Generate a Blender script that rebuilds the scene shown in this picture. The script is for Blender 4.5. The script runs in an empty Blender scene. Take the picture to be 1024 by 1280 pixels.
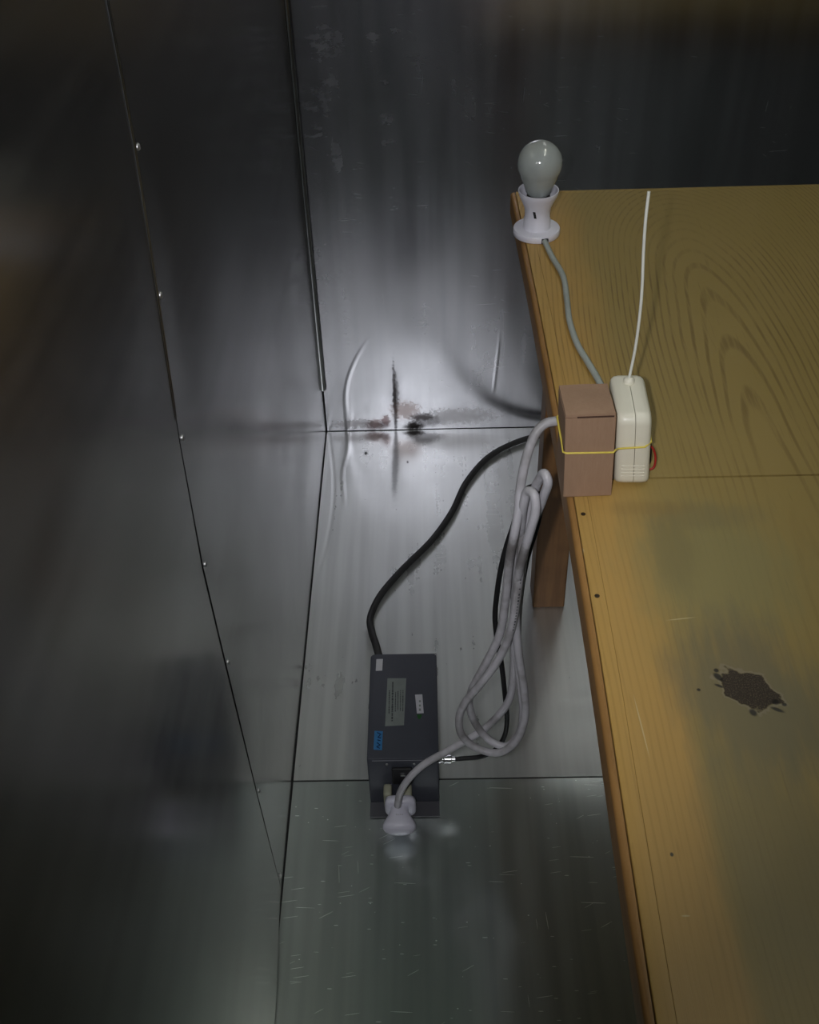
import bpy, bmesh, math, random
from mathutils import Vector, Matrix, noise as mnoise

SC = bpy.context.scene
COL = SC.collection
R_ = random.Random(7)

# ------------------------------------------------------------------ camera
CAM = Vector((0.2412, -2.0655, 1.55))
F_PX = 1382.52
PITCH, YAW, ROLL = math.radians(41.14), math.radians(-1.50), math.radians(-2.08)
_cp, _sp = math.cos(PITCH), math.sin(PITCH)
_F = Vector((math.sin(YAW) * _cp, math.cos(YAW) * _cp, -_sp))
_Rt = Vector((math.cos(YAW), -math.sin(YAW), 0))
_U = _Rt.cross(_F)
_R2 = _Rt * math.cos(ROLL) + _U * math.sin(ROLL)
_U2 = _U * math.cos(ROLL) - _Rt * math.sin(ROLL)
cam_d = bpy.data.cameras.new('camera')
cam_d.sensor_fit = 'VERTICAL'
cam_d.sensor_height = 36.0
cam_d.lens = F_PX / 1280 * 36.0
cam_d.clip_start = 0.02
cam = bpy.data.objects.new('camera', cam_d)
COL.objects.link(cam)
cam.matrix_world = Matrix(((_R2.x, _U2.x, -_F.x, CAM.x), (_R2.y, _U2.y, -_F.y, CAM.y),
                           (_R2.z, _U2.z, -_F.z, CAM.z), (0, 0, 0, 1)))
SC.camera = cam

# ------------------------------------------------------------------ world, light, exposure
wd = bpy.data.worlds.new('world')
SC.world = wd
wd.use_nodes = True
wd.node_tree.nodes['Background'].inputs[0].default_value = (0.5, 0.6, 0.6, 1)
wd.node_tree.nodes['Background'].inputs[1].default_value = 0.0

# the camera's own flash, left of the lens because the camera is held upright
fl_d = bpy.data.lights.new('camera_flash', 'SPOT')
fl_d.energy = 31
fl_d.color = (0.97, 0.97, 1.0)
fl_d.spot_size = math.radians(68)
fl_d.spot_blend = 1.0
fl_d.shadow_soft_size = 0.012
fl = bpy.data.objects.new('camera_flash', fl_d)
COL.objects.link(fl)
fl.location = CAM - _R2 * 0.055 + _U2 * 0.01
fl.rotation_euler = (_F + _U2 * 0.10 + _R2 * 0.0).to_track_quat('-Z', 'Y').to_euler()

SC.view_settings.view_transform = 'Standard'
SC.view_settings.look = 'None'
SC.view_settings.exposure = 0.0
SC.view_settings.gamma = 1.0
SC.view_settings.use_curve_mapping = False
SC.cycles.blur_glossy = 0.3
SC.cycles.sample_clamp_indirect = 4.0

CEILING_LAMP_W = 5.6     # weak greenish fluorescent light of the room

# ------------------------------------------------------------------ node helpers
class NT:
    def __init__(self, name):
        self.m = bpy.data.materials.new(name)
        self.m.use_nodes = True
        self.t = self.m.node_tree
        self.b = self.t.nodes['Principled BSDF']
        self._c = None

    def n(self, kind, **kw):
        nd = self.t.nodes.new(kind)
        for k, v in kw.items():
            setattr(nd, k, v)
        return nd

    def put(self, sock, v):
        if isinstance(v, bpy.types.NodeSocket):
            self.t.links.new(v, sock)
        else:
            if sock.type == 'RGBA' and len(v) == 3:
                v = (*v, 1)
            sock.default_value = v

    def coord(self, off=(0, 0, 0)):
        c = self.n('ShaderNodeTexCoord').outputs['Object']
        a = self.n('ShaderNodeVectorMath', operation='ADD')
        self.put(a.inputs[0], c)
        a.inputs[1].default_value = off
        return a.outputs[0]

    def mapping(self, vec, scale=(1, 1, 1), rot=(0, 0, 0), loc=(0, 0, 0)):
        mp = self.n('ShaderNodeMapping')
        self.put(mp.inputs['Vector'], vec)
        mp.inputs['Scale'].default_value = scale
        mp.inputs['Rotation'].default_value = rot
        mp.inputs['Location'].default_value = loc
        return mp.outputs[0]

    def noise(self, vec, scale=5, detail=2, rough=0.5, dist=0):
        nd = self.n('ShaderNodeTexNoise')
        self.put(nd.inputs['Vector'], vec)
        nd.inputs['Scale'].default_value = scale
        nd.inputs['Detail'].default_value = detail
        nd.inputs['Roughness'].default_value = rough
        nd.inputs['Distortion'].default_value = dist
        return nd.outputs[0]

    def math(self, op, a, b=0.0, c=None, clamp=False):
        nd = self.n('ShaderNodeMath', operation=op)
        nd.use_clamp = clamp
        self.put(nd.inputs[0], a)
        self.put(nd.inputs[1], b)
        if c is not None:
            self.put(nd.inputs[2], c)
        return nd.outputs[0]

    def rng(self, v, a, b, c=0.0, d=1.0, smooth=True):
        nd = self.n('ShaderNodeMapRange')
        nd.interpolation_type = 'SMOOTHSTEP' if smooth else 'LINEAR'
        self.put(nd.inputs['Value'], v)
        nd.inputs['From Min'].default_value = a
        nd.inputs['From Max'].default_value = b
        nd.inputs['To Min'].default_value = c
        nd.inputs['To Max'].default_value = d
        return nd.outputs[0]

    def mix(self, f, a, b, mode='MIX'):
        nd = self.n('ShaderNodeMix', data_type='RGBA', blend_type=mode)
        self.put(nd.inputs[0], f)
        self.put(nd.inputs[6], a)
        self.put(nd.inputs[7], b)
        return nd.outputs[2]

    def xyz(self, vec):
        nd = self.n('ShaderNodeSeparateXYZ')
        self.put(nd.inputs[0], vec)
        return nd.outputs

    def blob(self, vec, pos, rx, ry, soft=0.35, wob=None, amp=0.0, axes=(0, 1), ang=0.0):
        """1 inside an ellipse about pos in the plane of the two axes, 0 outside"""
        o = self.xyz(vec)
        a = self.math('SUBTRACT', o[axes[0]], pos[0])
        b = self.math('SUBTRACT', o[axes[1]], pos[1])
        if ang:
            ca, sa = math.cos(ang), math.sin(ang)
            a, b = (self.math('ADD', self.math('MULTIPLY', a, ca), self.math('MULTIPLY', b, sa)),
                    self.math('SUBTRACT', self.math('MULTIPLY', b, ca), self.math('MULTIPLY', a, sa)))
        a = self.math('DIVIDE', a, rx)
        b = self.math('DIVIDE', b, ry)
        d = self.math('SQRT', self.math('ADD', self.math('MULTIPLY', a, a), self.math('MULTIPLY', b, b)))
        if wob is not None:
            d = self.math('ADD', d, self.math('MULTIPLY', self.math('SUBTRACT', wob, 0.5), amp))
        return self.rng(d, 1 - soft, 1 + soft, 1.0, 0.0), d

    def bump(self, h, strength=0.3, dist=0.001, prev=None):
        nd = self.n('ShaderNodeBump')
        self.put(nd.inputs['Height'], h)
        nd.inputs['Strength'].default_value = strength
        nd.inputs['Distance'].default_value = dist
        if prev is not None:
            self.put(nd.inputs['Normal'], prev)
        return nd.outputs[0]

    def set(self, **kw):
        for k, v in kw.items():
            self.put(self.b.inputs[k.replace('_', ' ')], v)
        return self.m


def plain(name, col, rough=0.5, metal=0.0, nscale=40, namp=0.08, bump=0.0, bscale=200, **kw):
    """plain coloured surface with a slight mottle and fine relief"""
    t = NT(name)
    c = t.coord()
    nz = t.noise(c, nscale, 3)
    lo = tuple(max(0, x * (1 - namp)) for x in col)
    hi = tuple(min(1, x * (1 + namp)) for x in col)
    t.set(Base_Color=t.mix(nz, lo, hi), Roughness=rough, Metallic=metal)
    if bump:
        t.set(Normal=t.bump(t.noise(c, bscale, 2), bump, 0.0005))
    if kw:
        t.set(**kw)
    return t.m

# ------------------------------------------------------------------ metal sheets
def metal(name, tint, rough, streak, scratch=0.5, extra=None, seed=0.0, flat=(0, 1), wide=0.6, met=1.0):
    t = NT(name)
    c = t.coord()
    big = t.noise(t.mapping(c, (1, 1, 1), loc=(seed, seed, 0)), 3.5, 4, 0.6)
    st = t.noise(t.mapping(c, streak, loc=(seed, 0, 0)), 1, 2, 0.5)
    fine = t.noise(c, 900, 1)
    r = t.math('ADD', rough, t.math('MULTIPLY', t.math('SUBTRACT', big, 0.5), 0.16))
    r = t.math('ADD', r, t.math('MULTIPLY', t.math('SUBTRACT', st, 0.5), 0.10))
    mot = t.noise(t.mapping(c, (1, 1, 1), loc=(seed, 0, seed)), 34, 6, 0.65)
    r = t.math('ADD', r, t.math('MULTIPLY', t.math('SUBTRACT', mot, 0.5), 0.05))
    dark = tuple(x * 0.86 for x in tint)
    col = t.mix(t.rng(st, 0.3, 0.7), dark, tint)
    # scratches: sparse thin spindles, cells of a stretched voronoi at several angles
    sc = 0.0
    axis = ({0, 1, 2} - set(flat)).pop()
    for i, (ang, la, lb, keep) in enumerate(((0.05, 7.0, 260.0, 0.72), (-0.14, 12.0, 420.0, 0.70), (0.03, 40.0, 260.0, 0.78), (-0.5, 14.0, 420.0, 0.86), (1.5, 9.0, 330.0, 0.88), (0.02, 130.0, 170.0, 0.93))):
        rot = [0, 0, 0]
        rot[axis] = ang
        sv = [0, 0, 0]
        sv[flat[0]] = la
        sv[flat[1]] = lb
        v = t.n('ShaderNodeTexVoronoi')
        t.put(v.inputs['Vector'], t.mapping(t.mapping(c, (1, 1, 1), rot, (seed + i, seed, i)), tuple(sv)))
        v.inputs['Scale'].default_value = 1.0
        on = t.math('GREATER_THAN', t.xyz(v.outputs['Color'])[0], keep)
        br = t.math('POWER', t.xyz(v.outputs['Color'])[1], 1.8)
        sc = t.math('MAXIMUM', sc, t.math('MULTIPLY', t.math('MULTIPLY', on, br), t.rng(v.outputs['Distance'], 0.03, 0.24, 1.0, 0.0)))
    sc = t.math('MULTIPLY', sc, scratch)
    r = t.math('ADD', r, t.math('MULTIPLY', sc, 0.3))
    col = t.mix(t.math('MULTIPLY', sc, 0.7), col, (0.9, 0.9, 0.9))
    # tiny dings
    vo = t.n('ShaderNodeTexVoronoi')
    t.put(vo.inputs['Vector'], t.mapping(c, (1, 1, 1), loc=(seed * 2, 0, 0)))
    vo.inputs['Scale'].default_value = 16
    ding = t.rng(vo.outputs['Distance'], 0.0, 0.045, 1.0, 0.0)
    h = t.math('ADD', t.math('MULTIPLY', fine, 0.15), t.math('MULTIPLY', ding, -1.6 * scratch))
    nrm = t.bump(h, 0.16, 0.0006)
    t.set(Metallic=met, Base_Color=col, Roughness=t.math('MAXIMUM', r, 0.05), Normal=nrm)
    t.parts = dict(c=c, col=col, r=r, nrm=nrm, big=big)
    if extra:
        extra(t)
    # galvanised spangle scatters part of the light much wider than the polished part
    b2 = t.n('ShaderNodeBsdfPrincipled')
    for k in ('Base Color', 'Normal', 'Metallic'):
        i1, i2 = t.b.inputs[k], b2.inputs[k]
        if i1.is_linked:
            t.put(i2, i1.links[0].from_socket)
        else:
            i2.default_value = i1.default_value
    rs = t.b.inputs['Roughness'].links[0].from_socket
    t.put(b2.inputs['Roughness'], t.math('ADD', rs, 0.26))
    mx = t.n('ShaderNodeMixShader')
    mx.inputs[0].default_value = wide
    t.t.links.new(t.b.outputs[0], mx.inputs[1])
    t.t.links.new(b2.outputs[0], mx.inputs[2])
    t.t.links.new(mx.outputs[0], t.t.nodes['Material Output'].inputs['Surface'])
    return t.m


def floor_far_extra(t):
    p = t.parts
    c, col, r = p['c'], p['col'], p['r']
    w = t.noise(c, 110, 5, 0.7)
    for (x, y, rx, ry, cc, s) in ((0.205, -0.012, 0.02, 0.008, (0.05, 0.04, 0.04), 0.9), (0.11, -0.02, 0.02, 0.016, (0.30, 0.24, 0.24), 0.6),
                                  (0.135, -0.022, 0.012, 0.012, (0.28, 0.22, 0.22), 0.6), (0.235, -0.03, 0.035, 0.016, (0.2, 0.19, 0.2), 0.5),
                                  (0.095, -0.085, 0.003, 0.006, (0.02, 0.02, 0.02), 0.9), (0.19, -0.12, 0.002, 0.004, (0.05, 0.05, 0.05), 0.8),
                                  (0.162, -0.13, 0.006, 0.10, (0.25, 0.25, 0.27), 0.45)):
        b, _ = t.blob(c, (x, y), rx, ry, 0.6, w, 1.7)
        b = t.math('MULTIPLY', b, s)
        col = t.mix(b, col, cc)
        r = t.math('ADD', r, t.math('MULTIPLY', b, 0.2))
    # shallow crease running out from the corner
    o = t.xyz(c)
    wob = t.math('MULTIPLY', t.math('SINE', t.math('MULTIPLY', o[1], 30.0)), 0.004)
    d = t.math('ABSOLUTE', t.math('SUBTRACT', t.math('ADD', o[0], wob), 0.05))
    rid = t.math('MULTIPLY', t.rng(d, 0.0, 0.008, 1.0, 0.0), t.rng(o[1], -0.30, -0.18))
    # the curled sheet edge beside the left wall
    cen3 = t.math('MULTIPLY_ADD', t.math('SINE', t.math('MULTIPLY', o[1], -6.0)), 0.026, 0.004)
    d3 = t.math('ABSOLUTE', t.math('SUBTRACT', o[0], cen3))
    rid = t.math('ADD', rid, t.math('MULTIPLY', t.math('MULTIPLY', t.rng(d3, 0.0, 0.007, -0.45, 0.0), t.rng(o[1], -0.52, -0.42)), 1.0))
    n2 = t.bump(rid, 1.0, 0.0005, p['nrm'])
    t.set(Base_Color=col, Roughness=r, Normal=n2)


def wall_back_extra(t):
    p = t.parts
    c, col, r = p['c'], p['col'], p['r']
    w = t.noise(c, 110, 5, 0.7)
    # dirt and rust low down by the joint
    for (x, z, rx, rz, cc, s) in ((0.163, 0.085, 0.0035, 0.085, (0.10, 0.09, 0.10), 0.85), (0.166, 0.10, 0.006, 0.05, (0.06, 0.05, 0.05), 0.5),
                                  (0.205, 0.01, 0.014, 0.012, (0.04, 0.03, 0.03), 0.9), (0.225, 0.035, 0.024, 0.009, (0.12, 0.10, 0.11), 0.8),
                                  (0.115, 0.018, 0.016, 0.012, (0.30, 0.21, 0.21), 0.7), (0.14, 0.028, 0.010, 0.012, (0.28, 0.18, 0.19), 0.7),
                                  (0.185, 0.055, 0.028, 0.022, (0.34, 0.24, 0.22), 0.5), (0.31, 0.035, 0.07, 0.02, (0.25, 0.23, 0.24), 0.4),
                                  (0.06, 0.02, 0.04, 0.012, (0.18, 0.16, 0.17), 0.5)):
        b, _ = t.blob(c, (x, z), rx, rz, 0.6, w, 2.6, (0, 2))
        b = t.math('MULTIPLY', b, s)
        col = t.mix(b, col, cc)
        r = t.math('ADD', r, t.math('MULTIPLY', b, 0.2))
    # pale rubbed smears high up, beside the corner
    ws = t.noise(t.mapping(c, (30, 30, 60)), 1, 4, 0.65)
    sm = 0.0
    for (x, z, rx, rz, a) in ((0.06, 0.875, 0.05, 0.03, 0.3), (0.165, 0.885, 0.04, 0.012, 0.25), (0.03, 0.77, 0.035, 0.045, 0.4), (0.06, 0.80, 0.03, 0.02, 0.3),
                              (0.03, 0.72, 0.025, 0.03, 0.2), (0.172, 0.685, 0.016, 0.012, 0.2), (0.17, 0.80, 0.012, 0.012, 0.2), (0.07, 0.66, 0.01, 0.03, 0),
                              (0.17, 0.735, 0.014, 0.02, 0.1)):
        b, _ = t.blob(c, (x, z), rx, rz, 0.7, ws, 1.5, (0, 2), a)
        sm = t.math('MAXIMUM', sm, b)
    sm = t.math('MULTIPLY', t.math('MULTIPLY', sm, t.rng(ws, 0.40, 0.75)), 0.5)
    r = t.math('ADD', r, t.math('MULTIPLY', sm, 0.28))
    # shallow creases
    o = t.xyz(c)
    cen = t.math('ADD', 0.050, t.math('MULTIPLY', t.math('POWER', t.math('MAXIMUM', t.math('SUBTRACT', o[2], 0.07), 0.0), 2.0), 1.9))
    d = t.math('ABSOLUTE', t.math('SUBTRACT', o[0], cen))
    rid = t.math('MULTIPLY', t.rng(d, 0.0, 0.008, 1.0, 0.0), t.rng(o[2], 0.15, 0.26, 1.0, 0.0))
    cen2 = t.math('ADD', 0.379, t.math('MULTIPLY', o[2], 0.075))
    d2 = t.math('ABSOLUTE', t.math('SUBTRACT', o[0], cen2))
    m2 = t.math('MULTIPLY', t.rng(o[2], 0.09, 0.12), t.rng(o[2], 0.2, 0.27, 1.0, 0.0))
    rid2 = t.math('MULTIPLY', t.math('MULTIPLY', t.rng(d2, 0.0, 0.006, 1.0, 0.0), m2), 0.6)
    n2 = t.bump(t.math('ADD', rid, rid2), 1.0, 0.0005, p['nrm'])
    t.set(Base_Color=col, Roughness=r, Normal=n2)


M = {}
ZINC = (0.60, 0.61, 0.63)
M['floor_far'] = metal('zinc_floor_far', (0.77, 0.79, 0.77), 0.29, (45, 1.5, 45), 0.35, floor_far_extra, 0.3, wide=0.38, met=0.84)
M['floor_near'] = metal('zinc_floor_near', (0.78, 0.84, 0.82), 0.2, (45, 1.5, 45), 0.7, None, 4.3, wide=0.35, met=0.95)
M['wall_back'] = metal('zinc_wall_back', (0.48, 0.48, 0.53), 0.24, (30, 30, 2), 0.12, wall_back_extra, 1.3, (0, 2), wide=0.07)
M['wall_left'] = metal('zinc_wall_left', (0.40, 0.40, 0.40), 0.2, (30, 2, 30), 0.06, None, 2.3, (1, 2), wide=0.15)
M['wall_other'] = metal('zinc_wall_other', (0.55, 0.56, 0.57), 0.3, (30, 30, 2), 0.2, None, 6.3, (0, 2))
M['backing'] = plain('dark_backing', (0.012, 0.012, 0.013), 0.8)
M['trim'] = plain('steel_bead', (0.45, 0.46, 0.48), 0.22, 1.0)
M['screw'] = plain('bright_screw', (0.55, 0.55, 0.56), 0.42, 1.0)

# ------------------------------------------------------------------ wood
def wood(name, off=(0, 0, 0), top=True, light=(0.46, 0.28, 0.078), olive=(0.315, 0.228, 0.070), dirt=True, freq=165.0):
    t = NT(name)
    c = t.coord(off)
    o = t.xyz(c)
    x, y = o[0], o[1]
    warp = t.noise(t.mapping(c, (5, 1.6, 5)), 1, 2, 0.45)
    dx = t.math('SUBTRACT', x, 0.625)
    tt = t.math('MULTIPLY', t.math('SUBTRACT', 1.0, t.math('EXPONENT', t.math('MULTIPLY', t.math('ADD', y, 0.42), 5.5))), -0.095)
    a = t.math('ADD', 0.155, tt)
    rr = t.math('SQRT', t.math('ADD', t.math('MULTIPLY', dx, dx), t.math('MULTIPLY', a, a)))
    rr = t.math('ADD', rr, t.math('MULTIPLY', t.math('SUBTRACT', warp, 0.5), 0.032))
    s = t.math('SINE', t.math('MULTIPLY', rr, freq * 6.2832))
    line = t.rng(s, 0.25, 1.0)
    ragged = t.noise(t.mapping(c, (160, 9, 160)), 1, 3, 0.6)
    line = t.math('MULTIPLY', line, t.rng(ragged, 0.25, 0.65))
    vis = t.noise(t.mapping(c, (5, 2.5, 5), loc=(2, 5, 0)), 1, 2)
    far = t.rng(y, -1.25, -1.0, 0.35, 1.0)
    line = t.math('MULTIPLY', t.math('MULTIPLY', line, t.rng(vis, 0.3, 0.6, 0.25, 1.0)), far)
    pores = t.noise(t.mapping(c, (420, 14, 420)), 1, 2, 0.6)
    mott = t.noise(t.mapping(c, (14, 5, 14)), 1, 4, 0.6)
    edge = t.math('ADD', x, t.math('MULTIPLY', t.math('SUBTRACT', mott, 0.5), 0.07))
    band = t.rng(edge, 0.42, 0.49)
    # in the near board the band has a sharper edge
    band2 = t.rng(t.math('ADD', x, t.math('MULTIPLY', t.math('SUBTRACT', mott, 0.5), 0.02)), 0.449, 0.468)
    near = t.rng(y, -1.40, -1.5)
    band = t.math('ADD', t.math('MULTIPLY', band, t.math('SUBTRACT', 1.0, near)), t.math('MULTIPLY', band2, near))
    col = t.mix(band, light, olive)
    col = t.mix(t.rng(mott, 0.3, 0.75, 0.0, 0.35), col, t.mix(0.5, col, (0.42, 0.30, 0.12)))
    dk = t.mix(1.0, col, (0.52, 0.47, 0.42), 'MULTIPLY')
    col = t.mix(t.math('MULTIPLY', line, 0.75), col, dk)
    col = t.mix(t.rng(pores, 0.62, 0.78, 0.0, 0.30), col, dk)
    rough = t.math('ADD', 0.36, t.math('MULTIPLY', mott, 0.16))
    nrm = t.bump(t.math('ADD', t.math('MULTIPLY', pores, -0.6), t.math('MULTIPLY', line, -0.5)), 0.25, 0.0006)
    if dirt:
        w = t.noise(t.mapping(c, (45, 45, 45)), 1, 4, 0.6)
        w2 = t.noise(t.mapping(c, (90, 16, 90)), 1, 3, 0.6)
        # broad greyish worn patch
        for (px, py, rx, ry, cc, k) in ((0.525, -1.275, 0.075, 0.085, (0.24, 0.22, 0.095), 0.6), (0.52, -1.20, 0.06, 0.02, (0.19, 0.155, 0.07), 0.42),
                                        (0.485, -1.255, 0.022, 0.05, (0.2, 0.16, 0.065), 0.5), (0.515, -1.435, 0.055, 0.085, (0.17, 0.145, 0.08), 0.8),
                                        (0.55, -1.47, 0.05, 0.05, (0.18, 0.155, 0.08), 0.6), (0.50, -1.59, 0.045, 0.12, (0.22, 0.18, 0.08), 0.5),
                                        (0.47, -1.185, 0.04, 0.012, (0.25, 0.16, 0.05), 0.4)):
            b, _ = t.blob(c, (px, py), rx, ry, 0.55, w2, 1.1)
            col = t.mix(t.math('MULTIPLY', b, k), col, cc)
        # burnt or gouged spot with a pale rim
        w3 = t.noise(t.mapping(c, (70, 70, 70), loc=(0.3, 0, 0)), 1, 3, 0.5)
        b, d = t.blob(c, (0.5195, -1.432), 0.026, 0.0185, 0.06, w3, 1.3, (0, 1), -0.85)
        rim = t.math('MULTIPLY', t.rng(d, 1.0, 1.08), t.rng(d, 1.10, 1.22, 1.0, 0.0))
        col = t.mix(t.math('MULTIPLY', rim, 0.6), col, (0.26, 0.22, 0.15))
        grit = t.noise(c, 800, 2)
        col = t.mix(b, col, t.mix(t.rng(grit, 0.45, 0.75), (0.042, 0.032, 0.022), (0.12, 0.092, 0.062)))
        blk = 0.0
        for (px, py, rx, ry, a_) in ((0.4955, -1.417, 0.0028, 0.005, 0.6), (0.495, -1.409, 0.002, 0.002, 0), (0.494, -1.427, 0.0045, 0.0016, -0.5), (0.539, -1.446, 0.003, 0.003, 0),
                                     (0.5385, -1.4545, 0.006, 0.002, -0.5), (0.546, -1.449, 0.0022, 0.002, 0), (0.517, -1.4575, 0.003, 0.004, 0.3), (0.475, -1.431, 0.0016, 0.0016, 0), (0.4227, -1.594, 0.0014, 0.0018, 0)):
            bb, _ = t.blob(c, (px, py), rx, ry, 0.4, w, 0.9, (0, 1), a_)
            blk = t.math('MAXIMUM', blk, bb)
        col = t.mix(t.math('MULTIPLY', blk, 0.92), col, (0.012, 0.01, 0.008))
        pale = 0.0
        for (px, py, rx, ry, a_) in ((0.475, -1.345, 0.012, 0.0007, 0.12), (0.4185, -1.47, 0.0006, 0.03, 0.05), (0.424, -1.645, 0.003, 0.0007, 0), (0.393, -1.245, 0.0012, 0.005, 0.3)):
            bb, _ = t.blob(c, (px, py), rx, ry, 0.4, None, 0, (0, 1), a_)
            pale = t.math('MAXIMUM', pale, bb)
        col = t.mix(t.math('MULTIPLY', pale, 0.6), col, (0.6, 0.5, 0.28))
        nrm = t.bump(t.math('ADD', t.math('MULTIPLY', b, -1.0), t.math('MULTIPLY', grit, t.math('MULTIPLY', b, 0.5))), 0.5, 0.001, nrm)
        rough = t.math('ADD', rough, t.math('MULTIPLY', b, 0.35))
    t.set(Base_Color=col, Roughness=rough, Normal=nrm)
    t.b.inputs['Specular IOR Level'].default_value = 0.35
    return t.m


def plain_wood(name, c1, c2, along=1, rough=0.45):
    t = NT(name)
    c = t.coord()
    sv = [120, 120, 120]
    sv[along] = 5
    g = t.noise(t.mapping(c, tuple(sv)), 1, 4, 0.6)
    bl = t.noise(c, 25, 3)
    col = t.mix(t.rng(g, 0.3, 0.7), c1, c2)
    col = t.mix(t.rng(bl, 0.4, 0.8, 0, 0.3), col, tuple(x * 0.6 for x in c1))
    t.set(Base_Color=col, Roughness=rough, Normal=t.bump(g, 0.2, 0.0006))
    t.b.inputs['Specular IOR Level'].default_value = 0.35
    return t.m

# ------------------------------------------------------------------ mesh helpers (world coordinates)
WORLD = {}

def link_mesh(name, bm, mats, parent=None, base=None, smooth=False, angle=None):
    """one mesh object; vertices are given in world coordinates and shifted to the object's origin"""
    me = bpy.data.meshes.new(name)
    o = bpy.data.objects.new(name, me)
    if parent is not None:
        org = WORLD[parent.name]
    else:
        org = Vector(base) if base is not None else Vector((0, 0, 0))
        o.location = org
    bmesh.ops.translate(bm, verts=bm.verts, vec=-org)
    bmesh.ops.recalc_face_normals(bm, faces=bm.faces)
    if smooth:
        for f in bm.faces:
            f.smooth = True
        if angle:
            for e in bm.edges:
                if len(e.link_faces) == 2 and e.calc_face_angle(0) > math.radians(angle):
                    e.smooth = False
    bm.to_mesh(me)
    bm.free()
    if not isinstance(mats, (list, tuple)):
        mats = [mats]
    for m in mats:
        me.materials.append(m)
    COL.objects.link(o)
    if parent is not None:
        o.parent = parent
    WORLD[o.name] = org
    return o


def thing(name, label, cat, loc, group=None):
    o = bpy.data.objects.new(name, None)
    o.empty_display_size = 0.03
    COL.objects.link(o)
    o.location = loc
    WORLD[o.name] = Vector(loc)
    return tag(o, label, cat, group)


def lean(pivot, deg, sh, top):
    """a slight lean to the left growing with height, then a turn about a vertical line"""
    m = Matrix.Translation(pivot) @ Matrix.Rotation(math.radians(deg), 4, 'Z') @ Matrix.Translation(-Vector(pivot))
    def f(p):
        p = Vector(p)
        p.x += sh * max(0.0, min(p.z - pivot[2], top))
        return m @ p
    return f


def lean_children(root, f):
    for o in COL.objects:
        if o.parent == root:
            org = WORLD[root.name]
            for v in o.data.vertices:
                v.co = f(v.co + org) - org


def tag(o, label, cat, group=None):
    o['label'] = label
    o['category'] = cat
    if group:
        o['group'] = group
    return o


def box_bm(lo, hi, bevel=0.0, seg=2, bm=None):
    bm = bm or bmesh.new()
    lo, hi = Vector(lo), Vector(hi)
    r = bmesh.ops.create_cube(bm, size=1)
    for v in r['verts']:
        v.co = Vector(((v.co[i] + 0.5) * (hi[i] - lo[i]) + lo[i] for i in range(3)))
    if bevel:
        es = [e for e in bm.edges if e.verts[0] in r['verts']]
        bmesh.ops.bevel(bm, geom=es, offset=bevel, segments=seg, affect='EDGES', profile=0.5)
    return bm


def lathe_bm(profile, center, n=40, cap=False, bm=None):
    bm = bm or bmesh.new()
    rings = []
    cx, cy = center
    for r, z in profile:
        if r < 1e-6:
            rings.append([bm.verts.new((cx, cy, z))])
        else:
            rings.append([bm.verts.new((cx + r * math.cos(2 * math.pi * k / n), cy + r * math.sin(2 * math.pi * k / n), z)) for k in range(n)])
    for a, b in zip(rings, rings[1:]):
        for k in range(n):
            k2 = (k + 1) % n
            if len(a) == 1 and len(b) == 1:
                continue
            if len(a) == 1:
                bm.faces.new((a[0], b[k], b[k2]))
            elif len(b) == 1:
                bm.faces.new((a[k], a[k2], b[0]))
            else:
                bm.faces.new((a[k], a[k2], b[k2], b[k]))
    return bm


def catmull(pts, sub=8):
    pts = [Vector(p) for p in pts]
    out = []
    P = [pts[0] * 2 - pts[1]] + pts + [pts[-1] * 2 - pts[-2]]
    for i in range(1, len(P) - 2):
        p0, p1, p2, p3 = P[i - 1], P[i], P[i + 1], P[i + 2]
        t0 = 0.0
        t1 = t0 + max((p1 - p0).length, 1e-5) ** 0.5
        t2 = t1 + max((p2 - p1).length, 1e-5) ** 0.5
        t3 = t2 + max((p3 - p2).length, 1e-5) ** 0.5
        for s in range(sub):
            t = t1 + (t2 - t1) * s / sub
            a1 = p0 * ((t1 - t) / (t1 - t0)) + p1 * ((t - t0) / (t1 - t0))
            a2 = p1 * ((t2 - t) / (t2 - t1)) + p2 * ((t - t1) / (t2 - t1))
            a3 = p2 * ((t3 - t) / (t3 - t2)) + p3 * ((t - t2) / (t3 - t2))
            b1 = a1 * ((t2 - t) / (t2 - t0)) + a2 * ((t - t0) / (t2 - t0))
            b2 = a2 * ((t3 - t) / (t3 - t1)) + a3 * ((t - t1) / (t3 - t1))
            out.append(b1 * ((t2 - t) / (t2 - t1)) + b2 * ((t - t1) / (t2 - t1)))
    out.append(pts[-1])
    return out


def tube_bm(path, rad, n=12, closed=False, bm=None, radf=None):
    """round tube along a path with parallel-transported rings and closed ends"""
    bm = bm or bmesh.new()
    N = len(path)
    rings = []
    prev = None
    for i, p in enumerate(path):
        if closed:
            tg = (path[(i + 1) % N] - path[i - 1]).normalized()
        else:
            tg = (path[min(i + 1, N - 1)] - path[max(i - 1, 0)]).normalized()
        if prev is None:
            up = Vector((0, 0, 1)) if abs(tg.z) < 0.9 else Vector((1, 0, 0))
            u = tg.cross(up).normalized()
        else:
            u = (prev - tg * prev.dot(tg)).normalized()
        prev = u
        v = tg.cross(u)
        r = rad if radf is None else radf(i / (N - 1))
        rings.append([bm.verts.new(p + (u * math.cos(2 * math.pi * k / n) + v * math.sin(2 * math.pi * k / n)) * r) for k in range(n)])
    pairs = list(zip(rings, rings[1:]))
    if closed:
        pairs.append((rings[-1], rings[0]))
    for a, b in pairs:
        for k in range(n):
            k2 = (k + 1) % n
            bm.faces.new((a[k], a[k2], b[k2], b[k]))
    if not closed:
        bm.faces.new(rings[0][::-1])
        bm.faces.new(rings[-1])
    return bm


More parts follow.
